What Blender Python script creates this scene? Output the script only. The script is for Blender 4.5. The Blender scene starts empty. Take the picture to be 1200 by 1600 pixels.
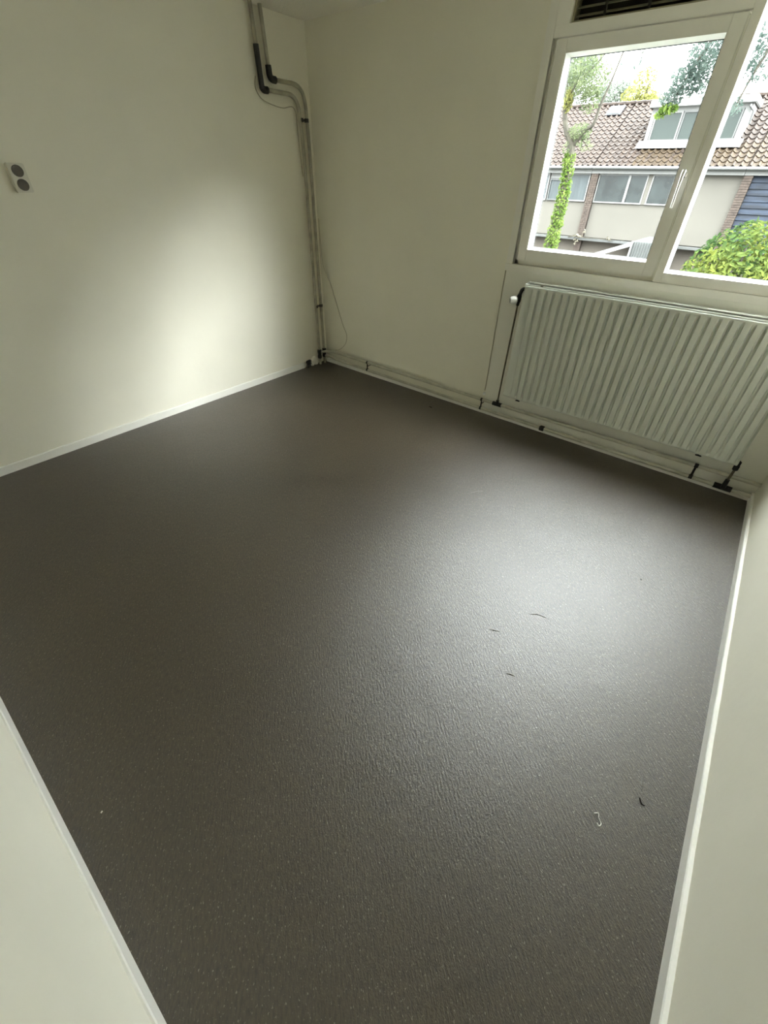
import bpy, bmesh, math, random
from mathutils import Vector, Matrix
import numpy as np

C = bpy.context.scene.collection
sc = bpy.context.scene
random.seed(7)

# ------------------------------------------------------------------ camera
cam_d = bpy.data.cameras.new('camera')
cam = bpy.data.objects.new('camera', cam_d)
C.objects.link(cam)
R = ((0.777, 0.629, 0.020), (0.398, -0.466, -0.790), (-0.488, 0.622, -0.612))
CAMPOS = Vector((3.36012, -3.16272, 1.6))
def _norm(v): return Vector(v).normalized()
_x = _norm(R[0]); _z = -_norm(R[2]); _x = (_x - _z * _x.dot(_z)).normalized(); _y = _z.cross(_x)
cam.matrix_world = Matrix(((_x.x, _y.x, _z.x, CAMPOS.x), (_x.y, _y.y, _z.y, CAMPOS.y), (_x.z, _y.z, _z.z, CAMPOS.z), (0, 0, 0, 1)))
cam_d.sensor_fit = 'HORIZONTAL'
cam_d.sensor_width = 36
cam_d.lens = 646.045 * 36 / 1200
cam_d.shift_x = (600 - 604.524) / 1200
cam_d.shift_y = (779.555 - 800) / 1200
cam_d.clip_start = 0.02
cam_d.clip_end = 300
sc.camera = cam

# ------------------------------------------------------------------ daylight: a bright overcast sky
world = bpy.data.worlds.new('overcast_sky')
sc.world = world
world.use_nodes = True
wn = world.node_tree.nodes; wl = world.node_tree.links
wn.clear()
wo = wn.new('ShaderNodeOutputWorld'); wb = wn.new('ShaderNodeBackground')
# steeper than a CIE overcast sky: zenith raised to brighten floor and right wall
wt = wn.new('ShaderNodeTexCoord'); ws = wn.new('ShaderNodeSeparateXYZ'); wm = wn.new('ShaderNodeMapRange')
wm.inputs['From Min'].default_value = 0; wm.inputs['From Max'].default_value = 1
wm.inputs['To Min'].default_value = 4; wm.inputs['To Max'].default_value = 58
wl.new(wt.outputs['Generated'], ws.inputs[0]); wp = wn.new('ShaderNodeMath'); wp.operation = 'MULTIPLY'; wl.new(ws.outputs['Z'], wp.inputs[0]); wl.new(ws.outputs['Z'], wp.inputs[1]); wl.new(wp.outputs[0], wm.inputs['Value']); wl.new(wm.outputs['Result'], wb.inputs['Strength'])
wb.inputs['Color'].default_value = (0.95, 0.975, 1.0, 1)
wl.new(wb.outputs[0], wo.inputs[0])

# the sun behind thin cloud: a very wide soft source over the right end of the opposite row
sun_d = bpy.data.lights.new('veiled_sun', 'SUN'); sun = bpy.data.objects.new('veiled_sun', sun_d); C.objects.link(sun)
sun_d.energy = 29; sun_d.angle = math.radians(37); sun_d.color = (0.97, 0.98, 1.0)
sun_dir = Vector((0.826, 0.272, 0.49)).normalized()          # towards the sun
sun.rotation_euler = sun_dir.to_track_quat('Z', 'Y').to_euler(); sun.location = (3, 12, 14)

sc.view_settings.view_transform = 'Standard'
sc.view_settings.look = 'None'
sc.view_settings.gamma = 1
sc.view_settings.use_curve_mapping = False
sc.view_settings.exposure = 1.02
sc.cycles.max_bounces = 12
sc.cycles.diffuse_bounces = 8
sc.cycles.transparent_max_bounces = 16
sc.cycles.sample_clamp_indirect = 6
sc.cycles.use_denoising = True

# ------------------------------------------------------------------ materials
def mat(name, col, rough=0.6, spec=0.5, metal=0.0, var=0.0, vscale=20, bump=0.0, bscale=60, sheen=0.0, trans=0.0, col2=None, stretch=(1, 1, 1), bdist=0.01):
    m = bpy.data.materials.new(name); m.use_nodes = True
    nt = m.node_tree; b = nt.nodes['Principled BSDF']
    b.inputs['Base Color'].default_value = (*col, 1)
    b.inputs['Roughness'].default_value = rough
    b.inputs['Specular IOR Level'].default_value = spec
    b.inputs['Metallic'].default_value = metal
    if sheen:
        b.inputs['Sheen Weight'].default_value = sheen
        b.inputs['Sheen Roughness'].default_value = 0.5
    tc = nt.nodes.new('ShaderNodeTexCoord'); mp = nt.nodes.new('ShaderNodeMapping')
    mp.inputs['Scale'].default_value = stretch
    nt.links.new(tc.outputs['Object'], mp.inputs['Vector'])
    if var or col2:
        n = nt.nodes.new('ShaderNodeTexNoise'); n.inputs['Scale'].default_value = vscale; n.inputs['Detail'].default_value = 4
        r = nt.nodes.new('ShaderNodeValToRGB')
        c2 = col2 or tuple(min(1, c * (1 + var)) for c in col)
        c1 = col if col2 else tuple(c * (1 - var) for c in col)
        r.color_ramp.elements[0].color = (*c1, 1); r.color_ramp.elements[1].color = (*c2, 1)
        r.color_ramp.elements[0].position = 0.35; r.color_ramp.elements[1].position = 0.65
        nt.links.new(mp.outputs[0], n.inputs['Vector']); nt.links.new(n.outputs['Fac'], r.inputs['Fac']); nt.links.new(r.outputs[0], b.inputs['Base Color'])
    if bump:
        n2 = nt.nodes.new('ShaderNodeTexNoise'); n2.inputs['Scale'].default_value = bscale; n2.inputs['Detail'].default_value = 5
        bp = nt.nodes.new('ShaderNodeBump'); bp.inputs['Strength'].default_value = bump; bp.inputs['Distance'].default_value = bdist
        nt.links.new(mp.outputs[0], n2.inputs['Vector']); nt.links.new(n2.outputs['Fac'], bp.inputs['Height']); nt.links.new(bp.outputs[0], b.inputs['Normal'])
    return m

def glass_mat(name, tint=(0.96, 0.98, 0.97), refl=0.5, rough=0.0):
    m = bpy.data.materials.new(name); m.use_nodes = True
    nt = m.node_tree; nt.nodes.clear()
    o = nt.nodes.new('ShaderNodeOutputMaterial'); mx = nt.nodes.new('ShaderNodeMixShader')
    t = nt.nodes.new('ShaderNodeBsdfTransparent'); t.inputs[0].default_value = (*tint, 1)
    g = nt.nodes.new('ShaderNodeBsdfGlossy'); g.inputs['Roughness'].default_value = rough
    f = nt.nodes.new('ShaderNodeFresnel'); f.inputs[0].default_value = 1.45
    mu = nt.nodes.new('ShaderNodeMath'); mu.operation = 'MULTIPLY'; mu.inputs[1].default_value = refl
    nt.links.new(f.outputs[0], mu.inputs[0]); nt.links.new(mu.outputs[0], mx.inputs[0])
    nt.links.new(t.outputs[0], mx.inputs[1]); nt.links.new(g.outputs[0], mx.inputs[2]); nt.links.new(mx.outputs[0], o.inputs[0])
    return m

def leaf_mat(name, col, col2, scale=3, tl=0.45):
    m = bpy.data.materials.new(name); m.use_nodes = True
    nt = m.node_tree; nt.nodes.clear()
    o = nt.nodes.new('ShaderNodeOutputMaterial'); mx = nt.nodes.new('ShaderNodeMixShader'); mx.inputs[0].default_value = tl
    d = nt.nodes.new('ShaderNodeBsdfDiffuse'); t = nt.nodes.new('ShaderNodeBsdfTranslucent')
    tc = nt.nodes.new('ShaderNodeTexCoord'); n = nt.nodes.new('ShaderNodeTexNoise'); n.inputs['Scale'].default_value = scale
    r = nt.nodes.new('ShaderNodeValToRGB'); r.color_ramp.elements[0].color = (*col, 1); r.color_ramp.elements[1].color = (*col2, 1)
    r.color_ramp.elements[0].position = 0.38; r.color_ramp.elements[1].position = 0.62
    nt.links.new(tc.outputs['Object'], n.inputs['Vector']); nt.links.new(n.outputs['Fac'], r.inputs['Fac'])
    nt.links.new(r.outputs[0], d.inputs[0]); nt.links.new(r.outputs[0], t.inputs[0])
    nt.links.new(d.outputs[0], mx.inputs[1]); nt.links.new(t.outputs[0], mx.inputs[2]); nt.links.new(mx.outputs[0], o.inputs[0])
    return m

def carpet_mat():
    m = bpy.data.materials.new('carpet'); m.use_nodes = True
    nt = m.node_tree; b = nt.nodes['Principled BSDF']; L = nt.links.new
    tc = nt.nodes.new('ShaderNodeTexCoord')
    def noise(scale, detail=3, sx=1, sy=1, rot=0):
        m0 = nt.nodes.new('ShaderNodeMapping'); m0.inputs['Rotation'].default_value = (0, 0, rot)
        mp = nt.nodes.new('ShaderNodeMapping'); mp.inputs['Scale'].default_value = (sx, sy, 1)
        n = nt.nodes.new('ShaderNodeTexNoise'); n.inputs['Scale'].default_value = scale; n.inputs['Detail'].default_value = detail
        L(tc.outputs['Object'], m0.inputs[0]); L(m0.outputs[0], mp.inputs[0]); L(mp.outputs[0], n.inputs['Vector']); return n
    fib = noise(165, 3, 0.30, 1, math.radians(42))
    fleck = noise(190, 2, 0.7, 1, math.radians(42))
    patch = noise(2.2, 4)
    ramp = nt.nodes.new('ShaderNodeValToRGB')
    ramp.color_ramp.elements[0].position = 0.30; ramp.color_ramp.elements[0].color = (0.015, 0.010, 0.004, 1)
    ramp.color_ramp.elements[1].position = 0.72; ramp.color_ramp.elements[1].color = (0.068, 0.049, 0.025, 1)
    L(fib.outputs['Fac'], ramp.inputs['Fac'])
    r2 = nt.nodes.new('ShaderNodeValToRGB')
    r2.color_ramp.elements[0].position = 0.63; r2.color_ramp.elements[0].color = (0, 0, 0, 1)
    r2.color_ramp.elements[1].position = 0.72; r2.color_ramp.elements[1].color = (1, 1, 1, 1)
    L(fleck.outputs['Fac'], r2.inputs['Fac'])
    mix = nt.nodes.new('ShaderNodeMix'); mix.data_type = 'RGBA'
    L(r2.outputs[0], mix.inputs['Factor']); L(ramp.outputs[0], mix.inputs['A']); mix.inputs['B'].default_value = (0.22, 0.20, 0.17, 1)
    r3 = nt.nodes.new('ShaderNodeValToRGB')
    r3.color_ramp.elements[0].position = 0.3; r3.color_ramp.elements[0].color = (0.86, 0.85, 0.83, 1)
    r3.color_ramp.elements[1].position = 0.7; r3.color_ramp.elements[1].color = (1, 1, 1, 1)
    L(patch.outputs['Fac'], r3.inputs['Fac'])
    mul = nt.nodes.new('ShaderNodeMix'); mul.data_type = 'RGBA'; mul.blend_type = 'MULTIPLY'; mul.inputs['Factor'].default_value = 1
    L(mix.outputs['Result'], mul.inputs['A']); L(r3.outputs[0], mul.inputs['B']); L(mul.outputs['Result'], b.inputs['Base Color'])
    b.inputs['Roughness'].default_value = 0.44
    b.inputs['IOR'].default_value = 1.56
    b.inputs['Specular IOR Level'].default_value = 1.0
    b.inputs['Sheen Weight'].default_value = 0.15
    b.inputs['Sheen Roughness'].default_value = 0.3
    b.inputs['Sheen Tint'].default_value = (1.0, 0.97, 0.92, 1)
    bp = nt.nodes.new('ShaderNodeBump'); bp.inputs['Strength'].default_value = 0.41; bp.inputs['Distance'].default_value = 0.004
    fine = noise(330, 3, 0.6, 1, math.radians(42))
    add = nt.nodes.new('ShaderNodeMath'); add.operation = 'MULTIPLY_ADD'; add.inputs[1].default_value = 0.8
    L(fine.outputs['Fac'], add.inputs[0]); L(fib.outputs['Fac'], add.inputs[2]); L(add.outputs[0], bp.inputs['Height'])
    wr = noise(5.0, 3)
    bp2 = nt.nodes.new('ShaderNodeBump'); bp2.inputs['Strength'].default_value = 0.12; bp2.inputs['Distance'].default_value = 0.02
    L(wr.outputs['Fac'], bp2.inputs['Height']); L(bp2.outputs[0], bp.inputs['Normal']); L(bp.outputs[0], b.inputs['Normal'])
    return m

WALL = (0.80, 0.775, 0.66)
M = {
    'wall': mat('wall_paint', WALL, 0.75, 0.3, bump=0.10, bscale=18, var=0.015, vscale=3),
    'board': mat('board_paint', (0.80, 0.79, 0.71), 0.5, 0.4, bump=0.05, bscale=12),
    'ceiling': mat('ceiling_plaster', (0.80, 0.78, 0.70), 0.9, 0.2, bump=0.5, bscale=70),
    'skirting': mat('skirting_gloss', (0.82, 0.81, 0.75), 0.35, 0.5, bump=0.06, bscale=30),
    'frame': mat('window_paint', (0.80, 0.78, 0.71), 0.4, 0.5, bump=0.05, bscale=25),
    'bead': mat('bead_paint', (0.88, 0.88, 0.86), 0.4, 0.5),
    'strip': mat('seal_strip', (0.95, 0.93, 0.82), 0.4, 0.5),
    'seal': mat('dark_seal', (0.03, 0.035, 0.035), 0.5),
    'radiator': mat('radiator_enamel', (0.6068, 0.6232, 0.5576), 0.35, 0.5),
    'pipe': mat('painted_pipe', (0.34, 0.32, 0.24), 0.28, 0.6, var=0.25, vscale=12),
    'pipe_light': mat('grey_painted_pipe', (0.47, 0.45, 0.36), 0.35, 0.5, var=0.15, vscale=9),
    'pipe_dark': mat('stained_pipe', (0.12, 0.10, 0.06), 0.45, 0.5, var=0.3, vscale=25),
    'black': mat('black_wrap', (0.012, 0.011, 0.010), 0.5, 0.4, bump=0.4, bscale=120),
    'clip': mat('dark_clip', (0.018, 0.015, 0.012), 0.5, 0.4),
    'white': mat('white_plastic', (0.85, 0.86, 0.84), 0.35, 0.5),
    'grey': mat('grey_cap', (0.45, 0.45, 0.42), 0.4),
    'chrome': mat('brushed_metal', (0.80, 0.80, 0.82), 0.22, 0.5, metal=1.0),
    'cable': mat('painted_cable', (0.42, 0.39, 0.29), 0.5),
    'socket': mat('socket_plastic', (0.66, 0.64, 0.54), 0.4, 0.5),
    'well': mat('socket_well', (0.07, 0.06, 0.04), 0.5),
    'vent': mat('vent_metal', (0.26, 0.24, 0.15), 0.5, 0.4),
    'vent_back': mat('vent_back', (0.015, 0.014, 0.010), 0.8),
    'carpet': carpet_mat(),
    'glass': glass_mat('window_glass'),
    # outdoors
    'render': mat('cream_panel', (0.0445, 0.0415, 0.0350), 0.8, 0.2, var=0.05, vscale=0.8),
    'trimout': mat('white_trim', (0.0655, 0.0655, 0.0622), 0.6),
    'brick': mat('brown_brick', (0.0273, 0.0208, 0.0169), 0.9, 0.2, var=0.25, vscale=6),
    'pane_far': mat('reflecting_pane', (0.0100, 0.0130, 0.0125), 0.08, 0.35, var=0.5, vscale=1.3),
    'pane_pale': mat('curtained_pane', (0.024, 0.029, 0.030), 0.15, 0.3, var=0.15, vscale=2.0, stretch=(6, 1, 0.4)),
    'pane_green': mat('dormer_pane', (0.016, 0.0205, 0.0185), 0.2, 0.25),
    'skylight_pane': mat('skylight_pane', (0.0060, 0.0105, 0.0115), 0.5, 0.03),
    'skylight_frame': mat('skylight_frame', (0.0045, 0.0045, 0.0050), 0.6, 0.1),
    'tile': mat('roof_tile', (0.0052, 0.0031, 0.0021), 0.75, 0.08, col2=(0.0125, 0.0082, 0.0058), vscale=5.5),
    'tile_moss': mat('mossy_roof_tile', (0.0054, 0.0031, 0.0013), 0.75, 0.08, col2=(0.0130, 0.0083, 0.0036), vscale=5.5),
    'white_out': mat('white_board', (0.11, 0.11, 0.108), 0.6, 0.3),
    'dry': mat('dry_leaf', (0.085, 0.078, 0.058), 0.9, 0.1),
    'gutter': mat('grey_gutter', (0.0273, 0.0284, 0.0273), 0.4),
    'slate': mat('blue_slate', (0.0055, 0.0085, 0.0145), 0.6, 0.15, var=0.5, vscale=2.5, stretch=(0.6, 1, 3)),
    'ground_floor': mat('pink_plaster', (0.0415, 0.0360, 0.0295), 0.8, 0.2, var=0.12, vscale=1.6),
    'corrugated': mat('corrugated_plastic', (0.0328, 0.0350, 0.0338), 0.4, 0.4),
    'soil': mat('garden_ground', (0.0109, 0.0131, 0.0065), 0.9, 0.2, var=0.4, vscale=0.8),
    'paving': mat('garden_paving', (0.0306, 0.0284, 0.0251), 0.9, 0.2, var=0.2, vscale=2),
    'bark': mat('bark', (0.0218, 0.0197, 0.0142), 0.9, 0.2, var=0.4, vscale=9, bump=0.6, bscale=14),
    'ivy': leaf_mat('ivy_leaf', (0.030, 0.052, 0.010), (0.075, 0.105, 0.026), 6),
    'bush': leaf_mat('bush_leaf', (0.014, 0.026, 0.009), (0.054, 0.064, 0.014), 2.2, 0.35),
    'pale_leaf': leaf_mat('pale_leaf', (0.0350, 0.0462, 0.0238), (0.0735, 0.0875, 0.0455), 3),
    'yellow_leaf': leaf_mat('yellow_leaf', (0.0765, 0.0782, 0.0238), (0.1190, 0.1190, 0.0425), 1.2),
    'grey_leaf': leaf_mat('grey_leaf', (0.0240, 0.0336, 0.0288), (0.0496, 0.0640, 0.0544), 3, 0.45),
    'far_leaf': leaf_mat('far_leaf', (0.0562, 0.0660, 0.0525), (0.0938, 0.1050, 0.0863), 0.8),
    'fluff': mat('white_fluff', (0.8, 0.78, 0.72), 0.9),
    'dirt': mat('dark_dirt', (0.02, 0.017, 0.012), 0.9),
}

# ------------------------------------------------------------------ helpers
def link(name, me, m, parent=None, smooth=False):
    o = bpy.data.objects.new(name, me); C.objects.link(o)
    for x in (m if isinstance(m, (list, tuple)) else [m]): me.materials.append(x)
    if parent is not None:
        o.parent = parent
        o.matrix_parent_inverse = Matrix.Identity(4)
        o.location = -Vector(parent.get('_o', (0, 0, 0))) if False else (0, 0, 0)
        me.transform(Matrix.Translation(-Vector(WORLD[parent.name])))
    if smooth:
        for p in me.polygons: p.use_smooth = True
    return o
WORLD = {}
def reg(o, loc): WORLD[o.name] = tuple(loc)
def thing(name, label, cat, loc, group=None):
    o = bpy.data.objects.new(name, None); C.objects.link(o); o.location = loc
    o.empty_display_size = 0.1
    o['label'] = label; o['category'] = cat
    if group: o['group'] = group
    reg(o, loc); return o
def tag(o, label, cat, group=None, kind=None):
    o['label'] = label; o['category'] = cat
    if group: o['group'] = group
    if kind: o['kind'] = kind
    return o
def struct(o, label=None):
    o['kind'] = 'structure'
    if label: o['label'] = label
    return o
class MB:
    def __init__(s): s.bm = bmesh.new()
    def box(s, a, b, bevel=0.0, mi=0):
        x0, y0, z0 = (min(a[i], b[i]) for i in range(3)); x1, y1, z1 = (max(a[i], b[i]) for i in range(3))
        v = [s.bm.verts.new(p) for p in ((x0,y0,z0),(x1,y0,z0),(x1,y1,z0),(x0,y1,z0),(x0,y0,z1),(x1,y0,z1),(x1,y1,z1),(x0,y1,z1))]
        fs = [s.bm.faces.new([v[i] for i in f]) for f in ((3,2,1,0),(4,5,6,7),(0,1,5,4),(1,2,6,5),(2,3,7,6),(3,0,4,7))]
        for f in fs: f.material_index = mi
        if bevel:
            es = list({e for f in fs for e in f.edges})
            bmesh.ops.bevel(s.bm, geom=es, offset=bevel, segments=2, affect='EDGES')
        return s
    def poly(s, pts, mi=0):
        f = s.bm.faces.new([s.bm.verts.new(p) for p in pts]); f.material_index = mi; return f
    def prism(s, pts, d, mi=0):
        """extrude the closed outline pts by vector d"""
        d = Vector(d); a = [s.bm.verts.new(p) for p in pts]; b = [s.bm.verts.new(Vector(p) + d) for p in pts]; n = len(pts)
        s.bm.faces.new(a); s.bm.faces.new(b[::-1])
        for i in range(n): s.bm.faces.new((a[i], b[i], b[(i+1) % n], a[(i+1) % n]))
        return s
    def tube(s, pts, r, seg=10, caps=True):
        pts = [Vector(p) for p in pts]; n = len(pts)
        rr = r if isinstance(r, (list, tuple)) else [r] * n
        rings = []; prev = None
        for i, p in enumerate(pts):
            t = ((pts[min(i+1, n-1)] - p).normalized() + (p - pts[max(i-1, 0)]).normalized()).normalized()
            if prev is None:
                u = t.orthogonal().normalized()
            else:
                u = (prev - t * prev.dot(t)).normalized()
            prev = u; w = t.cross(u)
            rings.append([s.bm.verts.new(p + (u * math.cos(2*math.pi*k/seg) + w * math.sin(2*math.pi*k/seg)) * rr[i]) for k in range(seg)])
        for a, b in zip(rings, rings[1:]):
            for k in range(seg): s.bm.faces.new((a[k], a[(k+1) % seg], b[(k+1) % seg], b[k]))
        if caps:
            s.bm.faces.new(rings[0][::-1]); s.bm.faces.new(rings[-1])
        return s
    def lathe(s, base, axis, prof, seg=20):
        """prof: (distance along axis, radius) pairs"""
        base = Vector(base); axis = Vector(axis).normalized(); u = axis.orthogonal().normalized(); w = axis.cross(u)
        rings = []
        for d, r in prof:
            rings.append([s.bm.verts.new(base + axis * d + (u * math.cos(2*math.pi*k/seg) + w * math.sin(2*math.pi*k/seg)) * max(r, 1e-5)) for k in range(seg)])
        for a, b in zip(rings, rings[1:]):
            for k in range(seg): s.bm.faces.new((a[k], a[(k+1) % seg], b[(k+1) % seg], b[k]))
        s.bm.faces.new(rings[0][::-1]); s.bm.faces.new(rings[-1])
        return s
    def ring(s, outer, inner, yo, yi, mi=0):
        """rectangular bevelled band from outer rect (x0,z0,x1,z1) at y=yo to inner rect at y=yi"""
        def c(r, y): return [s.bm.verts.new(p) for p in ((r[0], y, r[1]), (r[2], y, r[1]), (r[2], y, r[3]), (r[0], y, r[3]))]
        a = c(outer, yo); b = c(inner, yi); a2 = c(outer, yi + 0.004)
        b2 = c(inner, yi + 0.004)
        for i in range(4):
            j = (i + 1) % 4
            s.bm.faces.new((a[i], a[j], b[j], b[i])); s.bm.faces.new((b[i], b[j], b2[j], b2[i]))
            s.bm.faces.new((b2[i], b2[j], a2[j], a2[i])); s.bm.faces.new((a2[i], a2[j], a[j], a[i]))
        return s
    def build(s, name, m, parent=None, smooth=False, normals=True):
        if normals: bmesh.ops.recalc_face_normals(s.bm, faces=s.bm.faces)
        me = bpy.data.meshes.new(name); s.bm.to_mesh(me); s.bm.free()
        o = link(name, me, m, parent, smooth)
        if smooth:
            md = o.modifiers.new('edge_split', 'EDGE_SPLIT'); md.split_angle = math.radians(40)
        return o
def bez(pts, n=8):
    """smooth the polyline corners (Catmull-Rom)"""
    P = [Vector(p) for p in pts]; out = []
    for i in range(len(P) - 1):
        p0 = P[max(i-1, 0)]; p1 = P[i]; p2 = P[i+1]; p3 = P[min(i+2, len(P)-1)]
        for k in range(n):
            t = k / n
            out.append(0.5 * ((2*p1) + (p2-p0)*t + (2*p0-5*p1+4*p2-p3)*t*t + (3*p1-p0-3*p2+p3)*t**3))
    out.append(P[-1]); return out
def fillet(pts, rad, n=7):
    """polyline with rounded corners: rad per inner corner"""
    P = [Vector(p) for p in pts]; out = [P[0]]
    for i in range(1, len(P) - 1):
        r = rad[i-1]; a = (P[i-1] - P[i]).normalized(); b = (P[i+1] - P[i]).normalized()
        p, q = P[i] + a * r, P[i] + b * r
        for k in range(n + 1):
            t = k / n; out.append((1-t)**2 * p + 2*t*(1-t) * P[i] + t*t * q)
    out.append(P[-1]); return out

# ------------------------------------------------------------------ room shell
W, Ln, H = 3.884, -3.462, 2.509
XL = -0.012
T = 0.14
WX0, WX1, WZ0, WZ1 = 1.940, 3.80, 1.120, 2.46         # hole in the window wall
struct(MB().box((XL, Ln - 0.008, -0.15), (W, 0, 0)).build('floor', M['carpet']), 'brown grey worn carpet with light flecks')
struct(MB().box((XL, Ln - 0.008, H), (W, T, H + 0.15)).build('ceiling', M['ceiling']), 'rough plastered white ceiling')
struct(MB().box((XL - T, Ln - 0.008 - T, -0.15), (XL, T, H + 0.15)).build('wall_left', M['wall']), 'plain off white wall with the pipes and socket')
b = MB()
b.box((XL, 0, -0.15), (WX0, T, H)); b.box((WX1, 0, -0.15), (W, T, H)); b.box((WX0, 0, WZ1), (WX1, T, H)); b.box((WX0, 0, -0.15), (WX1, T, WZ0))
struct(b.build('wall_window', M['wall']), 'off white wall around the window')
struct(MB().box((W, Ln - 0.008 - T, -0.15), (W + T, T, H + 0.15)).build('wall_right', M['wall']), 'plain white wall right of the radiator')
struct(MB().box((XL, Ln - 0.008 - T, -0.15), (W, Ln - 0.008, H + 0.15)).build('wall_back', M['wall']), 'white wall nearest to the camera')

def wavy_skirting(name, p0, p1, normal, h, th, label, amp=0.0015, n=60):
    """skirting board with a slightly uneven painted top edge; p0-p1 runs along the wall foot"""
    p0 = Vector(p0); p1 = Vector(p1); nrm = Vector(normal); bm = bmesh.new(); rings = []
    rnd = random.Random(len(name))
    for i in range(n + 1):
        p = p0.lerp(p1, i / n); w = amp * math.sin(i * 0.9) * rnd.random() + amp * (rnd.random() - 0.5)
        prof = ((0, 0), (th, 0), (th, h - 0.004 + w), (th - 0.003, h + w), (0, h + w))
        rings.append([bm.verts.new(p + nrm * d + Vector((0, 0, z))) for d, z in prof])
    for a, c in zip(rings, rings[1:]):
        for k in range(5): bm.faces.new((a[k], a[(k+1) % 5], c[(k+1) % 5], c[k]))
    bm.faces.new(rings[0]); bm.faces.new(rings[-1][::-1])
    bmesh.ops.recalc_face_normals(bm, faces=bm.faces)
    me = bpy.data.meshes.new(name); bm.to_mesh(me); bm.free()
    return struct(link(name, me, M['skirting']), label)
wavy_skirting('baseboard_left', (XL, -0.335, 0), (XL, Ln + 0.0, 0), (1, 0, 0), 0.056, 0.012, 'low white skirting along the left wall')
wavy_skirting('baseboard_right', (W, -0.02, 0), (W, Ln + 0.0, 0), (-1, 0, 0), 0.055, 0.014, 'low white skirting along the right wall')
wavy_skirting('baseboard_back', (XL + 0.012, Ln - 0.008, 0), (W - 0.014, Ln - 0.008, 0), (0, 1, 0), 0.072, 0.008, 'white skirting along the nearest wall', amp=0.004)
wavy_skirting('baseboard_window', (XL + 0.03, 0, 0), (W - 0.014, 0, 0), (0, -1, 0), 0.028, 0.040, 'low white skirting below the heating pipes', amp=0.001)
# panel boarding under the window
b = MB().box((1.925, -0.006, 0.0), (W - 0.0, 0, 1.098), 0.0015)
struct(b.build('trim_1', M['board']), 'flat white board covering the wall under the window')

# ------------------------------------------------------------------ window
YF = -0.014
w = thing('window_1', 'white painted wooden window with a hinged sash and a fixed pane', 'window', (WX0, 0, WZ0))
w['kind'] = 'structure'; del w['category']
b = MB()
b.box((1.915, YF, 1.10), (1.963, 0.0, H - 0.004), 0.002)          # casing strip on the wall
b.box((WX0, YF + 0.0005, 1.143), (1.963, 0.10, WZ1))               # left jamb
b.box((1.963, 0.016, 1.143), (1.990, 0.10, WZ1))                  # rebate behind the sash
b.box((2.868, YF, 1.143), (2.910, 0.10, WZ1 - 0.045), 0.002)      # mullion
b.box((3.745, YF, 1.143), (WX1, 0.10, WZ1), 0.002)                # right jamb
b.box((1.963, YF + 0.001, 2.224), (2.868, 0.10, 2.272), 0.002)    # transom under the vent
b.box((1.963, YF + 0.001, 2.415), (3.745, 0.10, WZ1), 0.001)      # head
b.box((2.0, YF + 0.001, 2.272), (2.040, 0.10, 2.415)); b.box((1.963, YF + 0.002, 2.272), (2.0, 0.10, 2.415))
b.box((2.81, YF + 0.001, 2.272), (2.868, 0.10, 2.415))
b.box((1.963, 0.016, 1.143), (2.868, 0.10, 1.172))                # rebate below the sash
b.box((2.910, YF + 0.001, 1.143), (3.745, 0.10, 1.196), 0.002)    # bottom rail of the fixed light
b.box((2.910, YF + 0.001, 2.375), (3.745, 0.10, 2.415), 0.002)
b.build('window_frame', M['frame'], w, smooth=False)
MB().box((1.915, -0.024, 1.099), (W, 0.10, 1.1425), 0.003).build('sill', M['frame'], w)
# hinged sash
b = MB()
SX0, SX1, SZ0, SZ1 = 1.986, 2.8625, 1.168, 2.2185
G0 = (2.052, 1.238, 2.796, 2.161)
b.box((SX0, YF, SZ0), (G0[0], 0.05, SZ1), 0.004); b.box((G0[2], YF, SZ0), (SX1, 0.05, SZ1), 0.004)
b.box((G0[0] - 0.003, YF + 0.0006, SZ0 + 0.0005), (G0[2] + 0.003, 0.05, G0[1])); b.box((G0[0] - 0.003, YF + 0.0006, G0[3]), (G0[2] + 0.003, 0.05, SZ1 - 0.0005))
sash = b.build('sash', M['frame'], w)
def sub(bld, name, m, parent, **k):
    WORLD[parent.name] = WORLD[parent.parent.name] if parent.parent else (0, 0, 0)
    return bld.build(name, m, parent, **k)
sub(MB().ring(G0, (G0[0]+0.010, G0[1]+0.010, G0[2]-0.010, G0[3]-0.010), YF + 0.002, 0.044), 'glazing_bead', M['bead'], sash)
sub(MB().ring((G0[0]+0.009, G0[1]+0.009, G0[2]-0.009, G0[3]-0.009), (G0[0]+0.013, G0[1]+0.013, G0[2]-0.013, G0[3]-0.013), 0.044, 0.046), 'glazing_seal', M['seal'], sash)
sub(MB().box((G0[0]+0.005, 0.047, G0[1]+0.005), (G0[2]-0.005, 0.0475, G0[3]-0.005)), 'pane', M['glass'], sash)
sub(MB().box((SX0 + 0.004, YF - 0.0045, SZ0 + 0.006), (SX0 + 0.006, YF + 0.001, SZ1 - 0.006)), 'hinge_strip', M['frame'], sash)
# cream strip, coloured brighter than the frame to imitate the lit sash edge
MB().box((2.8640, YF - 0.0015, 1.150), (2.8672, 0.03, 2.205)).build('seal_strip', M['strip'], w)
# fixed light
F0 = (2.910, 1.196, 3.745, 2.375)
MB().ring(F0, (F0[0]+0.011, F0[1]+0.011, F0[2]-0.011, F0[3]-0.011), YF + 0.003, 0.040).build('glazing_bead', M['bead'], w)
MB().ring((F0[0]+0.010, F0[1]+0.010, F0[2]-0.010, F0[3]-0.010), (F0[0]+0.013, F0[1]+0.013, F0[2]-0.013, F0[3]-0.013), 0.040, 0.042).build('glazing_seal', M['seal'], w)
MB().box((F0[0]+0.006, 0.0425, F0[1]+0.006), (F0[2]-0.006, 0.043, F0[3]-0.006)).build('pane', M['glass'], w)

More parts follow.
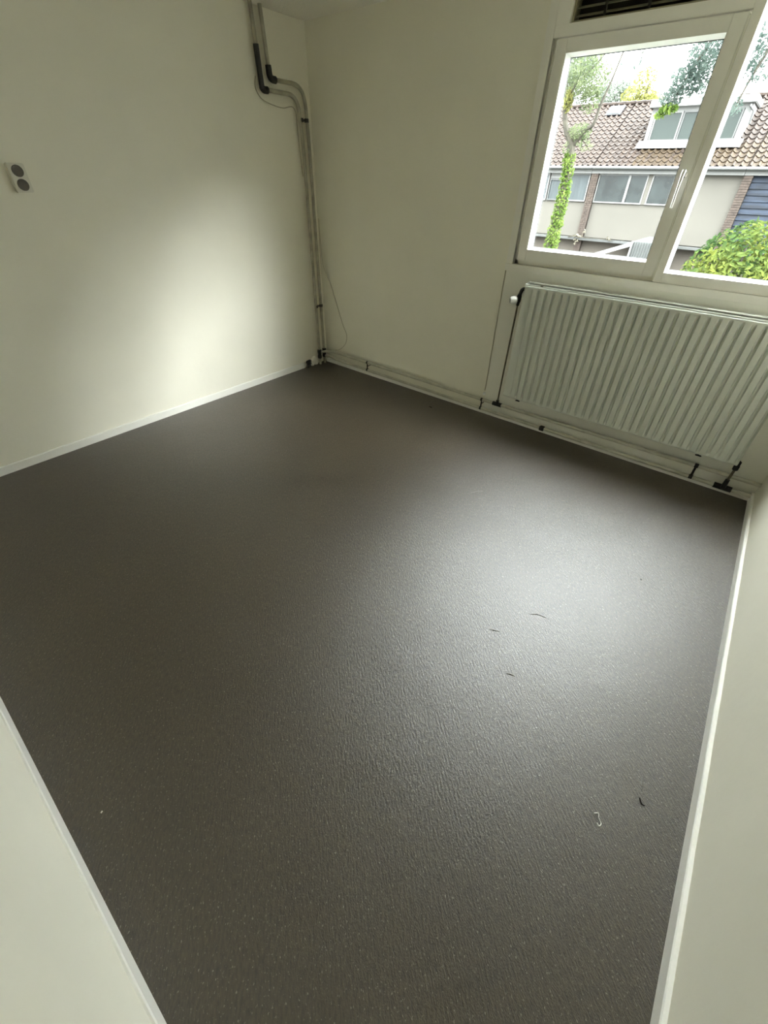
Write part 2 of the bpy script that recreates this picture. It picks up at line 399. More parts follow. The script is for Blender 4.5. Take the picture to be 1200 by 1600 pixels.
# handle on the sash
h = thing('window_handle', 'shiny metal lever handle hanging down on the sash stile', 'handle', (2.832, YF, 1.64))
MB().lathe((2.832, YF, 1.648), (0, -1, 0), ((0, 0.016), (0.004, 0.016), (0.007, 0.013), (0.008, 0.009), (0.03, 0.008), (0.034, 0.006)), 20).build('rosette', M['chrome'], h, smooth=True)
b = MB(); pth = fillet([(2.832, YF - 0.026, 1.664), (2.832, YF - 0.034, 1.650), (2.832, YF - 0.036, 1.60), (2.832, YF - 0.028, 1.505)], [0.008, 0.03])
b.tube(pth, [0.0105 - 0.0045 * i / (len(pth) - 1) for i in range(len(pth))], 12)
b.build('lever', M['chrome'], h, smooth=True)
# ventilation grille above the sash
v = thing('ventilation_grille', 'dark slatted ventilation grille above the window sash', 'grille', (2.04, 0.0, 2.275))
v['kind'] = 'thing'
MB().box((2.041, 0.075, 2.273), (2.809, 0.090, 2.414)).build('back_plate', M['vent_back'], v)  # dark plate added to keep daylight out behind the slats
b = MB(); b.box((2.041, 0.004, 2.273), (2.052, 0.07, 2.414)); b.box((2.798, 0.004, 2.273), (2.809, 0.07, 2.414)); b.box((2.052, 0.004, 2.273), (2.798, 0.07, 2.281)); b.box((2.052, 0.004, 2.406), (2.798, 0.07, 2.414))
b.build('grille_frame', M['vent'], v)
for k in range(4):
    z = 2.293 + 0.030 * k
    MB().prism([(2.053, 0.012, z), (2.053, 0.018, z), (2.053, 0.060, z + 0.018), (2.053, 0.054, z + 0.018)], (0.744, 0, 0)).build('slat', M['vent'], v)
for k in range(3):
    MB().box((2.20 + 0.21 * k, 0.008, 2.282), (2.212 + 0.21 * k, 0.011, 2.405)).build('stiffener', M['vent_back'], v)

# ------------------------------------------------------------------ radiator
RX0, RX1, RZ0, RZ1, RY = 2.128, 3.712, 0.236, 1.036, -0.112
rad = thing('radiator', 'long white panel radiator with vertical ribs under the window', 'radiator', (RX0, 0, RZ0))
pitch = 0.0525; nr = 29; rx0 = 2.206 - pitch / 2
def depth(x, z):
    u = (x - rx0) / pitch
    if u < 0 or u > nr: return 0.0
    f = u - math.floor(u); d = abs(f - 0.5) * 2              # 0 in the middle of the rib, 1 in the groove
    prof = 1.0 if d < 0.56 else max(0.0, 1 - (d - 0.56) / 0.26)
    prof = prof * prof * (3 - 2 * prof)
    e = min(1, max(0, (z - RZ0 - 0.008) / 0.030)) * min(1, max(0, (RZ1 - 0.012 - z) / 0.035))
    return 0.018 * (1 - prof) * e
bm = bmesh.new(); xs = []
x = RX0; xs.append(RX0 + 0.0)
xs += [rx0 + i * pitch / 14 for i in range(14 * nr + 1)] + [RX1]
zs = [RZ0, RZ0 + 0.006, RZ0 + 0.014, RZ0 + 0.024, RZ0 + 0.036, RZ0 + 0.3, RZ0 + 0.55, RZ1 - 0.05, RZ1 - 0.034, RZ1 - 0.022, RZ1 - 0.012, RZ1 - 0.003, RZ1]
grid = []
for z in zs:
    lip = 0.003 if z in (RZ0, RZ1) else 0
    grid.append([bm.verts.new((xx, RY + depth(xx, z) + lip, z)) for xx in xs])
for a, c in zip(grid, grid[1:]):
    for i in range(len(xs) - 1): bm.faces.new((a[i], a[i+1], c[i+1], c[i]))
# turned-back edges
n = len(xs)
for row, z in ((grid[0], RZ0), (grid[-1], RZ1)):
    back = [bm.verts.new((v.co.x, RY + 0.020, z)) for v in row]
    for i in range(n - 1): bm.faces.new((row[i], row[i+1], back[i+1], back[i]))
bmesh.ops.recalc_face_normals(bm, faces=bm.faces)
me = bpy.data.meshes.new('front_panel'); bm.to_mesh(me); bm.free()
fp = link('front_panel', me, M['radiator'], rad, smooth=True)
fp.modifiers.new('edge_split', 'EDGE_SPLIT').split_angle = math.radians(50)
MB().box((RX0, -0.045, RZ0), (RX1, -0.030, RZ1 + 0.005), 0.002).build('back_panel', M['radiator'], rad)
for x0 in (RX0 - 0.0015, RX1 + 0.0005):
    MB().box((x0, RY + 0.004, RZ0 + 0.004), (x0 + 0.0015, -0.030, RZ1 + 0.014)).build('side_panel', M['radiator'], rad)
b = MB(); b.box((RX0 - 0.003, RY + 0.001, RZ1 + 0.0060), (RX1 + 0.003, RY + 0.006, RZ1 + 0.0120), 0.001)
b.box((RX0 - 0.003, -0.050, RZ1 + 0.0155), (RX1 + 0.003, -0.028, RZ1 + 0.0195), 0.001)
b.box((RX0 - 0.002, RY + 0.050, RZ1 + 0.0150), (RX1 + 0.002, -0.050, RZ1 + 0.0180), 0.0005)
b.box((RX0 + 0.001, RY + 0.010, RZ1 + 0.002), (RX1 - 0.001, RY + 0.040, RZ1 + 0.0060))
b.build('top_grille', M['radiator'], rad)
MB().box((2.235, RY - 0.002, RZ1 + 0.008), (2.255, RY + 0.006, RZ1 + 0.017), 0.002).build('clip', M['pipe_dark'], rad)
for xx in (2.235, 3.49):
    b = MB(); b.box((xx, -0.108, RZ0 - 0.014), (xx + 0.035, -0.098, RZ0 - 0.006), 0.002); b.box((xx + 0.010, -0.104, RZ0 - 0.008), (xx + 0.022, -0.006, RZ0 + 0.03)); b.build('bracket', M['clip'], rad)
# thermostat valve at the upper left end
VX = 2.085
b = MB(); b.tube(fillet([(RX0, -0.072, 1.010), (VX + 0.012, -0.072, 1.008), (VX, -0.072, 0.965)], [0.016]), 0.012, 12)
b.lathe((VX, -0.072, 0.972), (0, 0, -1), ((0, 0.013), (0.012, 0.015), (0.02, 0.015), (0.05, 0.015), (0.056, 0.011), (0.075, 0.010)), 14)
b.build('valve_body', M['black'], rad, smooth=True)
ax = Vector((-0.75, -0.62, -0.05)).normalized()
kb = MB().lathe(Vector((VX, -0.072, 0.935)) + ax * 0.010, ax, ((0, 0.014), (0.004, 0.022), (0.012, 0.0255), (0.030, 0.0255), (0.044, 0.023), (0.050, 0.020)), 24).build('thermostat_knob', M['white'], rad, smooth=True)
WORLD[kb.name] = WORLD[rad.name]
MB().lathe(Vector((VX, -0.072, 0.935)) + ax * 0.0600, ax, ((0, 0.0165), (0.002, 0.0165), (0.003, 0.012), (0.0015, 0.010), (0.0015, 0.006), (0.003, 0.005), (0.003, 0.001)), 24).build('knob_cap', M['grey'], kb, smooth=True)

# ------------------------------------------------------------------ heating pipes
PR = 0.0138
PXL = 0.032
def pipe_thing(label, pts, r=PR, m='pipe', origin=None):
    t = thing('heating_pipe', label, 'pipe', origin or pts[-1])
    MB().tube(pts, r, 12).build('pipe_run', M[m], t, smooth=True); return t
# pair coming down the corner of the left wall
pa = fillet([(PXL, -0.517, H), (PXL, -0.497, 2.093), (PXL, -0.165, 2.093), (PXL, -0.146, 1.80), (PXL, -0.146, 0.14), (PXL, -0.146, 0.0)], [0.02, 0.10, 0.05, 0.02])
pb = fillet([(PXL, -0.437, H), (PXL, -0.415, 2.155), (PXL, -0.092, 2.155), (PXL, -0.080, 1.80), (PXL, -0.078, 0.14), (PXL, -0.078, 0.0)], [0.02, 0.12, 0.05, 0.02])
ta = pipe_thing('outer of the two painted pipes descending the left wall, with a long black wrapping', pa)
tb = pipe_thing('inner of the two painted pipes descending the left wall, with a short black elbow wrapping', pb)
MB().tube(fillet([(PXL, -0.5075, 2.315), (PXL, -0.497, 2.090), (PXL, -0.450, 2.092)], [0.026]), [0.0190] * 3 + [0.0215] * 7, 12).build('black_wrapping', M['black'], ta, smooth=True)
MB().tube(fillet([(PXL, -0.420, 2.225), (PXL, -0.415, 2.155), (PXL, -0.365, 2.154)], [0.030]), 0.0215, 12).build('black_wrapping', M['black'], tb, smooth=True)
for t, y in ((ta, -0.146), (tb, -0.078)):
    MB().lathe((PXL, y, 0.155), (0, 0, -1), ((0, 0.013), (0.004, 0.020), (0.030, 0.021), (0.034, 0.018), (0.060, 0.018), (0.064, 0.021), (0.09, 0.021), (0.095, 0.013)), 14).build('compression_fitting', M['black'], t, smooth=True)
# two runs along the window wall
PYW = -0.052
up = fillet([(PXL, -0.146, 0.125), (PXL + 0.06, -0.075, 0.135), (0.20, PYW, 0.132), (2.0, PYW, 0.122), (W - 0.001, PYW, 0.134)], [0.03, 0.06, 0.3])
lo = fillet([(PXL, -0.078, 0.075), (PXL + 0.07, -0.070, 0.088), (0.16, PYW - 0.004, 0.062), (0.32, PYW, 0.056), (2.2, PYW, 0.042), (W - 0.001, PYW, 0.042)], [0.03, 0.05, 0.05, 0.3])
tu = pipe_thing('upper of the two painted pipes along the foot of the window wall', up, 0.0130, 'pipe_light', origin=(0.2, PYW, 0.132))
tl = pipe_thing('lower of the two painted pipes along the foot of the window wall', lo, 0.0130, 'pipe_light', origin=(0.2, PYW, 0.056))
MB().box((2.462, PYW - 0.0165, 0.025), (2.500, PYW + 0.0165, 0.058), 0.003).build('black_collar', M['clip'], tl)
# riser to the thermostat valve and return at the other end
t = pipe_thing('thin dark pipe rising to the thermostat valve', [(2.070, PYW - 0.004, 0.130), (2.074, -0.062, 0.40), (VX, -0.072, 0.90)], 0.0062, 'pipe_dark')
b = MB(); b.tube([(2.030, PYW, 0.123), (2.108, PYW, 0.123)], 0.0175, 12); b.tube([(2.070, PYW - 0.003, 0.120), (2.070, PYW - 0.005, 0.160)], 0.0125, 12)
b.build('tee_fitting', M['black'], t, smooth=True)
t = pipe_thing('short dark return pipe with black fittings at the right end of the radiator', [(3.716, PYW - 0.022, 0.050), (3.719, -0.074, 0.215)], 0.0075, 'pipe_dark')
b = MB(); b.tube([(3.665, PYW, 0.043), (3.765, PYW, 0.043)], 0.0190, 12); b.tube([(3.716, PYW - 0.004, 0.043), (3.716, PYW - 0.021, 0.055), (3.7165, PYW - 0.022, 0.115)], [0.014, 0.015, 0.0125], 12)
b.build('tee_fitting', M['black'], t, smooth=True)
MB().lathe((3.7185, -0.074, 0.190), (0, 0, 1), ((0, 0.012), (0.004, 0.016), (0.030, 0.016), (0.036, 0.013), (0.060, 0.013)), 12).build('union_nut', M['black'], t, smooth=True)
MB().tube([(3.7185, -0.074, 0.247), (3.700, -0.074, 0.262)], 0.011, 10).build('elbow', M['black'], t, smooth=True)

# pipe clips
def clip(label, ctr, along, across, gap, r=0.0165, wide=0.024):
    """double saddle clip over two parallel pipes"""
    t = thing('pipe_clip', label, 'pipe clip', ctr)
    ctr = Vector(ctr); al = Vector(along); ac = Vector(across); nm = al.cross(ac)
    for s in (-1, 1):
        c = ctr + ac * s * gap / 2
        MB().tube([c - al * wide / 2, c + al * wide / 2], r + 0.001, 12).build('saddle', M['clip'], t, smooth=True)
    b = MB(); p = ctr - al * wide * 0.3; q = ctr + al * wide * 0.3
    e = ac * (gap / 2)
    b.prism([p - e - nm * 0.004, p + e - nm * 0.004, p + e + nm * 0.004, p - e + nm * 0.004], (q - p))
    b.build('bridge', M['clip'], t); return t
def stand(t, wallpt, ctr):
    o = WORLD[t.name]
    MB().tube([ctr, wallpt], 0.004, 8).build('screw', M['clip'], t)
t = clip('black double clip on the descending pipes just below their bend', (PXL, -0.118, 1.955), (0, 0, 1), (0, 1, 0), 0.058); stand(t, (XL, -0.118, 1.955), (PXL, -0.118, 1.955))
t = clip('black double clip low on the descending pipes near the floor', (PXL, -0.109, 0.577), (0, 0, 1), (0, 1, 0), 0.062); stand(t, (XL, -0.109, 0.577), (PXL, -0.109, 0.577))
t = clip('dark clip on the floor pipes nearest to the corner', (0.625, PYW, 0.093), (1, 0, 0), (0, 0, 1), 0.074, 0.0138, 0.016); stand(t, (0.625, 0, 0.093), (0.625, PYW, 0.093))
t = clip('dark clip on the floor pipes below the thin wall cable', (1.925, PYW, 0.083), (1, 0, 0), (0, 0, 1), 0.078, 0.0138, 0.016); stand(t, (1.925, 0, 0.083), (1.925, PYW, 0.083))
t = clip('dark clip on the floor pipes under the right end of the radiator', (3.530, PYW, 0.088), (1, 0, 0), (0, 0, 1), 0.088, 0.0140, 0.022); stand(t, (3.530, 0, 0.088), (3.530, PYW, 0.088))

# dark hole with crumbled insulation where the left skirting stops, next to the pipe feet
bm = bmesh.new(); rnd = random.Random(5)
for k in range(26):
    res = bmesh.ops.create_icosphere(bm, subdivisions=1, radius=0.010 + 0.008 * rnd.random())
    c = Vector((0.008 + 0.014 * rnd.random(), -0.295 + 0.05 * (rnd.random() - 0.5), 0.012 + 0.05 * rnd.random()))
    for vv in res['verts']: vv.co = vv.co * (0.7 + 0.6 * rnd.random()) + c
me = bpy.data.meshes.new('insulation'); bm.to_mesh(me); bm.free()
tag(link('insulation_scrap', me, M['black']), 'black ragged insulation scrap at the end of the left skirting', 'insulation')
bm = bmesh.new()
for k in range(30):
    res = bmesh.ops.create_icosphere(bm, subdivisions=2, radius=0.014 + 0.010 * rnd.random())
    c = Vector((0.000 + 0.006 * rnd.random(), -0.255 + 0.085 * k / 30, 0.010 + (0.035 + 0.05 * k / 30) * rnd.random()))
    for vv in res['verts']: vv.co += c
me = bpy.data.meshes.new('plaster_lump'); bm.to_mesh(me); bm.free()
tag(link('plaster_lump', me, M['board'], smooth=True), 'lumpy white filler between the skirting end and the pipe feet', 'filler')

# ------------------------------------------------------------------ cables
def cable(label, pts, r, m='cable', smooth=10):
    o = MB().tube(bez(pts, smooth), r, 8).build('cable', M[m], smooth=True); return tag(o, label, 'cable')
cable('thin cable sagging below the bend of the pipes on the left wall', [(0.000, -0.520, 2.16), (-0.004, -0.528, 2.10), (0.004, -0.490, 2.045), (0.010, -0.395, 2.020), (0.014, -0.300, 2.012), (0.016, -0.215, 2.026), (0.014, -0.180, 1.990), (0.008, -0.172, 1.90), (0.003, -0.160, 1.75), (0.003, -0.150, 1.60)], 0.0032)
cable('thin loose cable looping down the window wall beside the corner', [(0.006, -0.006, 1.30), (0.018, -0.005, 0.98), (0.055, -0.005, 0.86), (0.11, -0.005, 0.78), (0.181, -0.005, 0.607), (0.257, -0.006, 0.421), (0.303, -0.006, 0.335), (0.300, -0.008, 0.265), (0.262, -0.012, 0.205), (0.205, -0.022, 0.160), (0.16, -0.034, 0.149)], 0.0022)
rnd = random.Random(9)
pp = [(1.918 + 0.0025 * (rnd.random() - 0.5), -0.006, 1.095 - k * 0.0605) for k in range(16)]
cable('thin wavy painted cable running down the edge of the board left of the radiator', pp, 0.0042, 'cable', 4)
o = MB().lathe((1.918, -0.004, 0.160), (0.15, -0.9, 0.1), ((0, 0.010), (0.004, 0.014), (0.014, 0.013), (0.020, 0.007)), 12).build('cable_clip', M['white'], smooth=True)
tag(o, 'small white cable clip at the foot of the wavy cable', 'clip')

# ------------------------------------------------------------------ wall socket
s = thing('wall_socket', 'cream double power socket on the left wall', 'socket', (XL, -2.205, 1.565))
MB().box((XL, -2.246, 1.500), (0.026, -2.166, 1.628), 0.004).build('housing', M['socket'], s)
for z in (1.594, 1.534):
    so = MB().lathe((0.0245, -2.206, z), (1, 0, 0), ((0, 0.0265), (0.0035, 0.0265), (0.0040, 0.0225), (0.0030, 0.022)), 24).build('rim', M['well'], s, smooth=True)  # dark ring colour imitates the shade inside a recessed well
    WORLD[so.name] = WORLD[s.name]
    MB().lathe((0.0265, -2.206, z), (1, 0, 0), ((0, 0.0178), (0.0008, 0.0172)), 24).build('face', M['socket'], so, smooth=True)
    for dy in (-0.0095, 0.0095):
        MB().lathe((0.0270, -2.206 + dy, z), (1, 0, 0), ((0, 0.0035), (0.0012, 0.0030)), 10).build('hole', M['well'], so)

# ------------------------------------------------------------------ small litter on the carpet
def lint(label, pts, r, m, cat, z=0.002):
    o = MB().tube(bez([(x, y, z + 0.001) for x, y in pts], 5), r, 6).build(cat.replace(' ', '_'), M[m]); return tag(o, label, cat)
lint('curled white bit of fluff on the carpet near the right wall', [(3.630, -2.388), (3.641, -2.380), (3.646, -2.392), (3.656, -2.402), (3.653, -2.412), (3.645, -2.408)], 0.0012, 'fluff', 'fluff')
lint('short dark crumb on the carpet beside the right skirting', [(3.735, -2.250), (3.743, -2.262), (3.752, -2.262)], 0.0018, 'dirt', 'crumb')
lint('tiny white crumb on the carpet near the closest wall', [(2.4155, -3.375), (2.418, -3.380)], 0.0022, 'fluff', 'crumb')
lint('dark blob on the carpet in front of the pipes left of the radiator', [(1.530, -0.249), (1.545, -0.250), (1.556, -0.253)], 0.0045, 'dirt', 'blob')
lint('tiny dark crumb on the bright carpet in front of the radiator', [(3.498, -1.216), (3.505, -1.218)], 0.002, 'dirt', 'crumb')

# small creases where the carpet has come loose
fl = bpy.data.objects['floor']; WORLD['floor'] = (0, 0, 0)
for pts in ([(3.10, -1.80), (3.15, -1.785), (3.18, -1.765), (3.225, -1.755), (3.24, -1.735)], [(3.03, -1.99), (3.06, -1.975), (3.10, -1.955)], [(3.185, -2.14), (3.21, -2.122), (3.245, -2.115)],
            [(2.44, -1.19), (2.46, -1.13), (2.49, -1.08), (2.53, -1.04)], [(2.50, -1.21), (2.53, -1.15), (2.57, -1.10)], [(3.41, -1.175), (3.44, -1.22), (3.45, -1.27)], [(3.72, -2.15), (3.732, -2.20), (3.738, -2.235)]):
    p = bez([(x, y, -0.0036) for x, y in pts], 4); n_ = len(p)
    o = MB().tube(p, [0.0012 + 0.0042 * math.sin(math.pi * i / (n_ - 1)) for i in range(n_)], 8).build('carpet_crease', M['carpet'], fl, smooth=True)

# ------------------------------------------------------------------ outdoors: ground
GZ = -2.9
struct(MB().box((-30, 0.2, GZ - 0.3), (30, 60, GZ)).build('ground', M['soil']), 'garden ground between the houses')
struct(MB().box((-12, 17.2, GZ), (10, 19.95, GZ + 0.02)).build('path', M['paving']), 'paved strip before the opposite houses')

# ------------------------------------------------------------------ opposite row of houses
EY, EZ, RYD, RZD = 19.80, 2.17, 23.45, 4.44      # eave and ridge of the tiled roof
def roofpt(x, t, lift=0.0):
    n = Vector((0, -(RZD - EZ), RYD - EY)).normalized()
    return Vector((x, EY + (RYD - EY) * t, EZ + (RZD - EZ) * t)) + n * lift
def tiles(name, x0, x1, parent, moss=None, holes=()):
    rows = 16; tw = 0.235; verts = []; faces = []; mi = []
    rnd = random.Random(int(x0 * 10))
    cols = int((x1 - x0) / tw)
    tw = (x1 - x0) / cols
    prof = [(0.0, 0.030), (0.16, 0.075), (0.32, 0.045), (0.50, 0.006), (0.75, 0.0), (1.0, 0.028)]
    for r in range(rows):
        t0 = r / rows; t1 = (r + 1.12) / rows
        for c in range(cols):
            x = x0 + c * tw
            if any(a < x + tw / 2 < bb and ta < t0 + 0.5 / rows < tb_ for a, bb, ta, tb_ in holes): continue
            k = len(verts); j = (rnd.random() - 0.5) * 0.012; lift = 0.028 + rnd.random() * 0.008
            for (t, l) in ((t0, lift), (min(t1, 1.0), 0.004)):
                for (u, hh) in prof: verts.append(roofpt(x + u * tw + j, t, hh + l))
            for (u, hh) in prof: verts.append(roofpt(x + u * tw + j, t0, hh + lift - 0.022))
            for i in range(5):
                faces.append((k+i, k+i+1, k+i+7, k+i+6)); faces.append((k+12+i, k+13+i, k+i+1, k+i))
                mo = 1 if moss and moss[0] < x < moss[1] and rnd.random() < 0.85 and t0 < moss[2] else 0
                mi += [mo, mo]
    me = bpy.data.meshes.new(name); me.from_pydata([tuple(v) for v in verts], [], faces)
    o = link(name, me, [M['tile'], M['tile_moss']], parent)
    me.polygons.foreach_set('material_index', mi); me.update()
    o['kind'] = 'stuff'; return o
def house(label, x0, x1):
    t = thing('terraced_house', label, 'house', ((x0 + x1) / 2, 20, GZ)); x0 += 0.006; x1 -= 0.006
    MB().box((x0, 20.06, GZ), (x1, 26.9, 2.05)).build('house_wall', M['ground_floor'], t)
    b = MB(); b.prism([(x0, EY, EZ - 0.06), (x0, RYD, RZD - 0.03), (x0, 27.1, EZ - 0.06)], (x1 - x0, 0, 0)); b.build('roof', M['tile'], t)
    # ridge caps
    k = int((x1 - x0) / 0.4)
    b = MB()
    for i in range(k):
        xa = x0 + i * (x1 - x0) / k
        b.tube([(xa, RYD, RZD + 0.02), (xa + (x1 - x0) / k * 0.98, RYD, RZD + 0.035)], 0.095, 8)
    o = b.build('ridge_tiles', M['tile'], t, smooth=True); o['kind'] = 'stuff'
    # gutter and fascia
    b = MB(); b.tube([(x0, EY - 0.04, EZ - 0.03), (x1, EY - 0.04, EZ - 0.03)], 0.065, 10); b.build('gutter', M['gutter'], t, smooth=True)
    MB().box((x0, 19.84, 1.955), (x1, 20.06, EZ - 0.075)).build('fascia', M['trimout'], t)
    return t
def win(t, x0, x1, z0, z1, m, y=20.0, fr=0.045, fm='trimout'):
    b = MB(); b.box((x0, y - 0.05, z0), (x0 + fr, y + 0.03, z1)); b.box((x1 - fr, y - 0.05, z0), (x1, y + 0.03, z1))
    b.box((x0 + fr, y - 0.05, z0), (x1 - fr, y + 0.03, z0 + fr)); b.box((x0 + fr, y - 0.05, z1 - fr), (x1 - fr, y + 0.03, z1))
    f = b.build('window', M[fm], t); WORLD[f.name] = WORLD[t.name]
    MB().box((x0 + fr, y, z0 + fr), (x1 - fr, y + 0.01, z1 - fr)).build('pane', M[m], f); return f
def brick_pillar(t, x0, x1):
    """stack of brick courses, each brick its own piece"""
    b = MB().box((x0 + 0.01, 19.86, GZ), (x1 - 0.01, 20.06, 1.955)); b.build('pillar', M['brick'], t)
    b = MB(); z = GZ; k = 0
    while z < 1.90:
        sp = (x0 + x1) / 2 + (0.05 if k % 2 else -0.05)
        b.box((x0, 19.845, z + 0.006), (sp - 0.005, 19.90, z + 0.072)); b.box((sp + 0.005, 19.845, z + 0.006), (x1, 19.90, z + 0.072)); z += 0.078; k += 1
    o = b.build('pillar_bricks', M['brick'], t); o['kind'] = 'stuff'

# house behind the left sash pane
hl = house('opposite terraced house left of the brown brick pillar, with a skylight', -12.5, -4.0)
for x0 in (-12.4, -8.2):
    MB().box((x0, 20.0, -0.33), (x0 + (4.05 if x0 < -10 else 4.2), 20.055, 0.955)).build('cladding_panel', M['render'], hl)
win(hl, -8.1, -5.85, 0.96, 1.95, 'pane_pale')
win(hl, -5.80, -5.28, 0.97, 1.76, 'pane_pale', fr=0.05, fm='gutter')
win(hl, -5.26, -4.05, 0.97, 1.95, 'pane_pale')
MB().box((-5.82, 20.0, 1.77), (-5.27, 20.05, 1.95)).build('cladding_panel', M['trimout'], hl)
win(hl, -12.0, -8.3, 0.96, 1.95, 'pane_pale')
MB().box((-12.5, 19.72, -0.45), (-4.01, 20.06, -0.36), 0.01).build('canopy_edge', M['gutter'], hl)
tiles('roof_tiles', -12.49, -4.02, hl, holes=())
# skylight
b = MB()
def quad_on_roof(b, x0, x1, t0, t1, l0, l1):
    pts = [roofpt(x0, t0, l0), roofpt(x1, t0, l0), roofpt(x1, t1, l0), roofpt(x0, t1, l0)]
    n = (roofpt(0, 0, 1) - roofpt(0, 0, 0)) * (l1 - l0)
    b.prism(pts, n); return b
sk = quad_on_roof(MB(), -4.98, -4.33, 0.80, 0.955, 0.02, 0.09).build('skylight', M['skylight_frame'], hl); WORLD[sk.name] = WORLD[hl.name]
quad_on_roof(MB(), -4.94, -4.37, 0.815, 0.945, 0.09, 0.10).build('pane', M['skylight_pane'], sk)

# middle house with the dormer
hm = house('opposite terraced house with the white dormer, between the two brick pillars', -4.0, 1.44)
brick_pillar(hm, -3.985, -3.70)
MB().box((-3.69, 20.0, -0.33), (-0.74, 20.055, 0.955)).build('cladding_panel', M['render'], hm)
MB().box((-0.735, 20.0, -0.33), (1.44, 20.055, 1.952)).build('cladding_panel', M['render'], hm)
win(hm, -3.69, -2.44, 0.957, 1.95, 'pane_far')
win(hm, -2.44, -1.74, 0.957, 1.95, 'pane_far', fm='trimout')
MB().box((-1.74, 19.97, 0.957), (-1.58, 20.05, 1.95)).build('post', M['render'], hm)
win(hm, -1.58, -0.76, 0.957, 1.95, 'pane_far')
MB().box((-3.99, 19.72, -0.45), (1.43, 20.06, -0.36), 0.01).build('canopy_edge', M['gutter'], hm)
tiles('roof_tiles', -3.98, 1.42, hm, moss=(-2.75, 1.44, 0.30), holes=((-2.55, 0.62, 0.29, 1.1),))
# dormer
DY = 20.95
b = MB(); b.box((-2.60, DY, 2.78), (-2.46, 24.6, 4.20)); b.box((0.52, DY, 2.78), (0.72, 24.6, 4.16)); b.box((-2.46, DY + 0.35, 2.78), (0.52, 24.6, 4.05))
b.box((-2.46, DY, 3.90), (0.52, DY + 0.36, 4.05))
dm = b.build('dormer', M['trimout'], hm); WORLD[dm.name] = WORLD[hm.name]
MB().box((-2.72, DY - 0.16, 4.02), (0.80, 24.6, 4.24), 0.02).build('dormer_roof', M['trimout'], dm)
MB().prism([(-2.75, DY - 0.06, 2.97), (0.85, DY - 0.06, 2.97), (0.85, DY - 0.34, 2.79), (-2.75, DY - 0.34, 2.79)], (0, 0.03, 0.07)).build('lead_apron', M['white_out'], dm)
MB().box((-2.46, DY - 0.06, 2.90), (0.52, DY + 0.05, 3.02), 0.01).build('dormer_sill', M['gutter'], dm)
for x0, x1 in ((-2.44, -1.46), (-1.44, -0.50), (-0.48, 0.50)):
    b = MB(); fr = 0.05
    for a in ((x0, x0 + fr, 3.02, 3.90), (x1 - fr, x1, 3.02, 3.90), (x0 + fr, x1 - fr, 3.02, 3.02 + fr), (x0 + fr, x1 - fr, 3.90 - fr, 3.90)):
        b.box((a[0], DY, a[2]), (a[1], DY + 0.06, a[3]))
    b.build('dormer_frame', M['trimout'] if x0 < -2 else M['gutter'], dm)
    MB().box((x0 + fr, DY + 0.03, 3.02 + fr), (x1 - fr, DY + 0.04, 3.90 - fr)).build('pane', M['pane_green'], dm)
MB().tube([(0.64, DY - 0.05, 4.05), (0.66, DY - 0.10, 3.92), (0.80, DY - 0.06, 3.80), (0.82, DY + 0.0, 3.45)], 0.035, 8).build('downpipe', M['gutter'], dm)

# house at the right with the blue slate cladding
hr = house('opposite terraced house clad in dark blue boards, right of the brown pillar', 1.44, 9.0)
brick_pillar(hr, 1.45, 1.735)
z = -0.33; k = 0
while z < 1.94:
    MB().prism([(1.745, 20.02, z), (1.745, 19.965, z), (1.745, 20.00, min(z + 0.205, 1.952)), (1.745, 20.02, min(z + 0.205, 1.952))], (7.2, 0, 0)).build('board', M['slate'], hr); z += 0.19; k += 1
MB().box((1.45, 19.72, -0.45), (9.0, 20.06, -0.36), 0.01).build('canopy_edge', M['gutter'], hr)
tiles('roof_tiles', 1.46, 8.98, hr, moss=(1.0, 2.3, 0.5))

# lean-to shed with a white bargeboard in the opposite garden
sh = thing('garden_shed', 'grey corrugated garden shed with a white sloping bargeboard', 'shed', (-0.5, 17.2, GZ))
bm = bmesh.new(); row = []
for i in range(45):
    xx = -0.90 + i * 0.0225; yy = 17.0 + 0.018 * math.sin(i * math.pi / 2)
    row.append((bm.verts.new((xx, yy, GZ)), bm.verts.new((xx, yy, -0.11))))
for a, c in zip(row, row[1:]): bm.faces.new((a[0], c[0], c[1], a[1]))
me = bpy.data.meshes.new('corrugated_wall'); bm.to_mesh(me); bm.free(); o = link('corrugated_wall', me, M['corrugated'], sh)
o.modifiers.new('solid', 'SOLIDIFY').thickness = 0.01
MB().prism([(-2.75, 16.95, -0.80), (-0.92, 16.95, -0.10), (-0.92, 16.95, -0.24), (-2.75, 16.95, -0.94)], (0, 0.05, 0)).build('bargeboard', M['white_out'], sh)
MB().box((-0.95, 16.94, GZ), (-0.90, 17.04, -0.09)).build('post', M['white_out'], sh)
MB().box((-0.90, 17.03, -0.13), (0.09, 19.6, -0.09)).build('shed_roof', M['corrugated'], sh)
MB().prism([(-2.75, 17.0, -0.82), (-0.92, 17.0, -0.12), (-0.92, 17.0, -0.15), (-2.75, 17.0, -0.85)], (0, 2.6, 0)).build('lean_to_roof', M['corrugated'], sh)
MB().box((-2.75, 17.02, GZ), (-2.70, 17.08, -0.86)).build('post', M['white_out'], sh)
MB().box((-0.90, 19.55, GZ), (0.09, 19.6, -0.11)).build('shed_wall', M['corrugated'], sh)

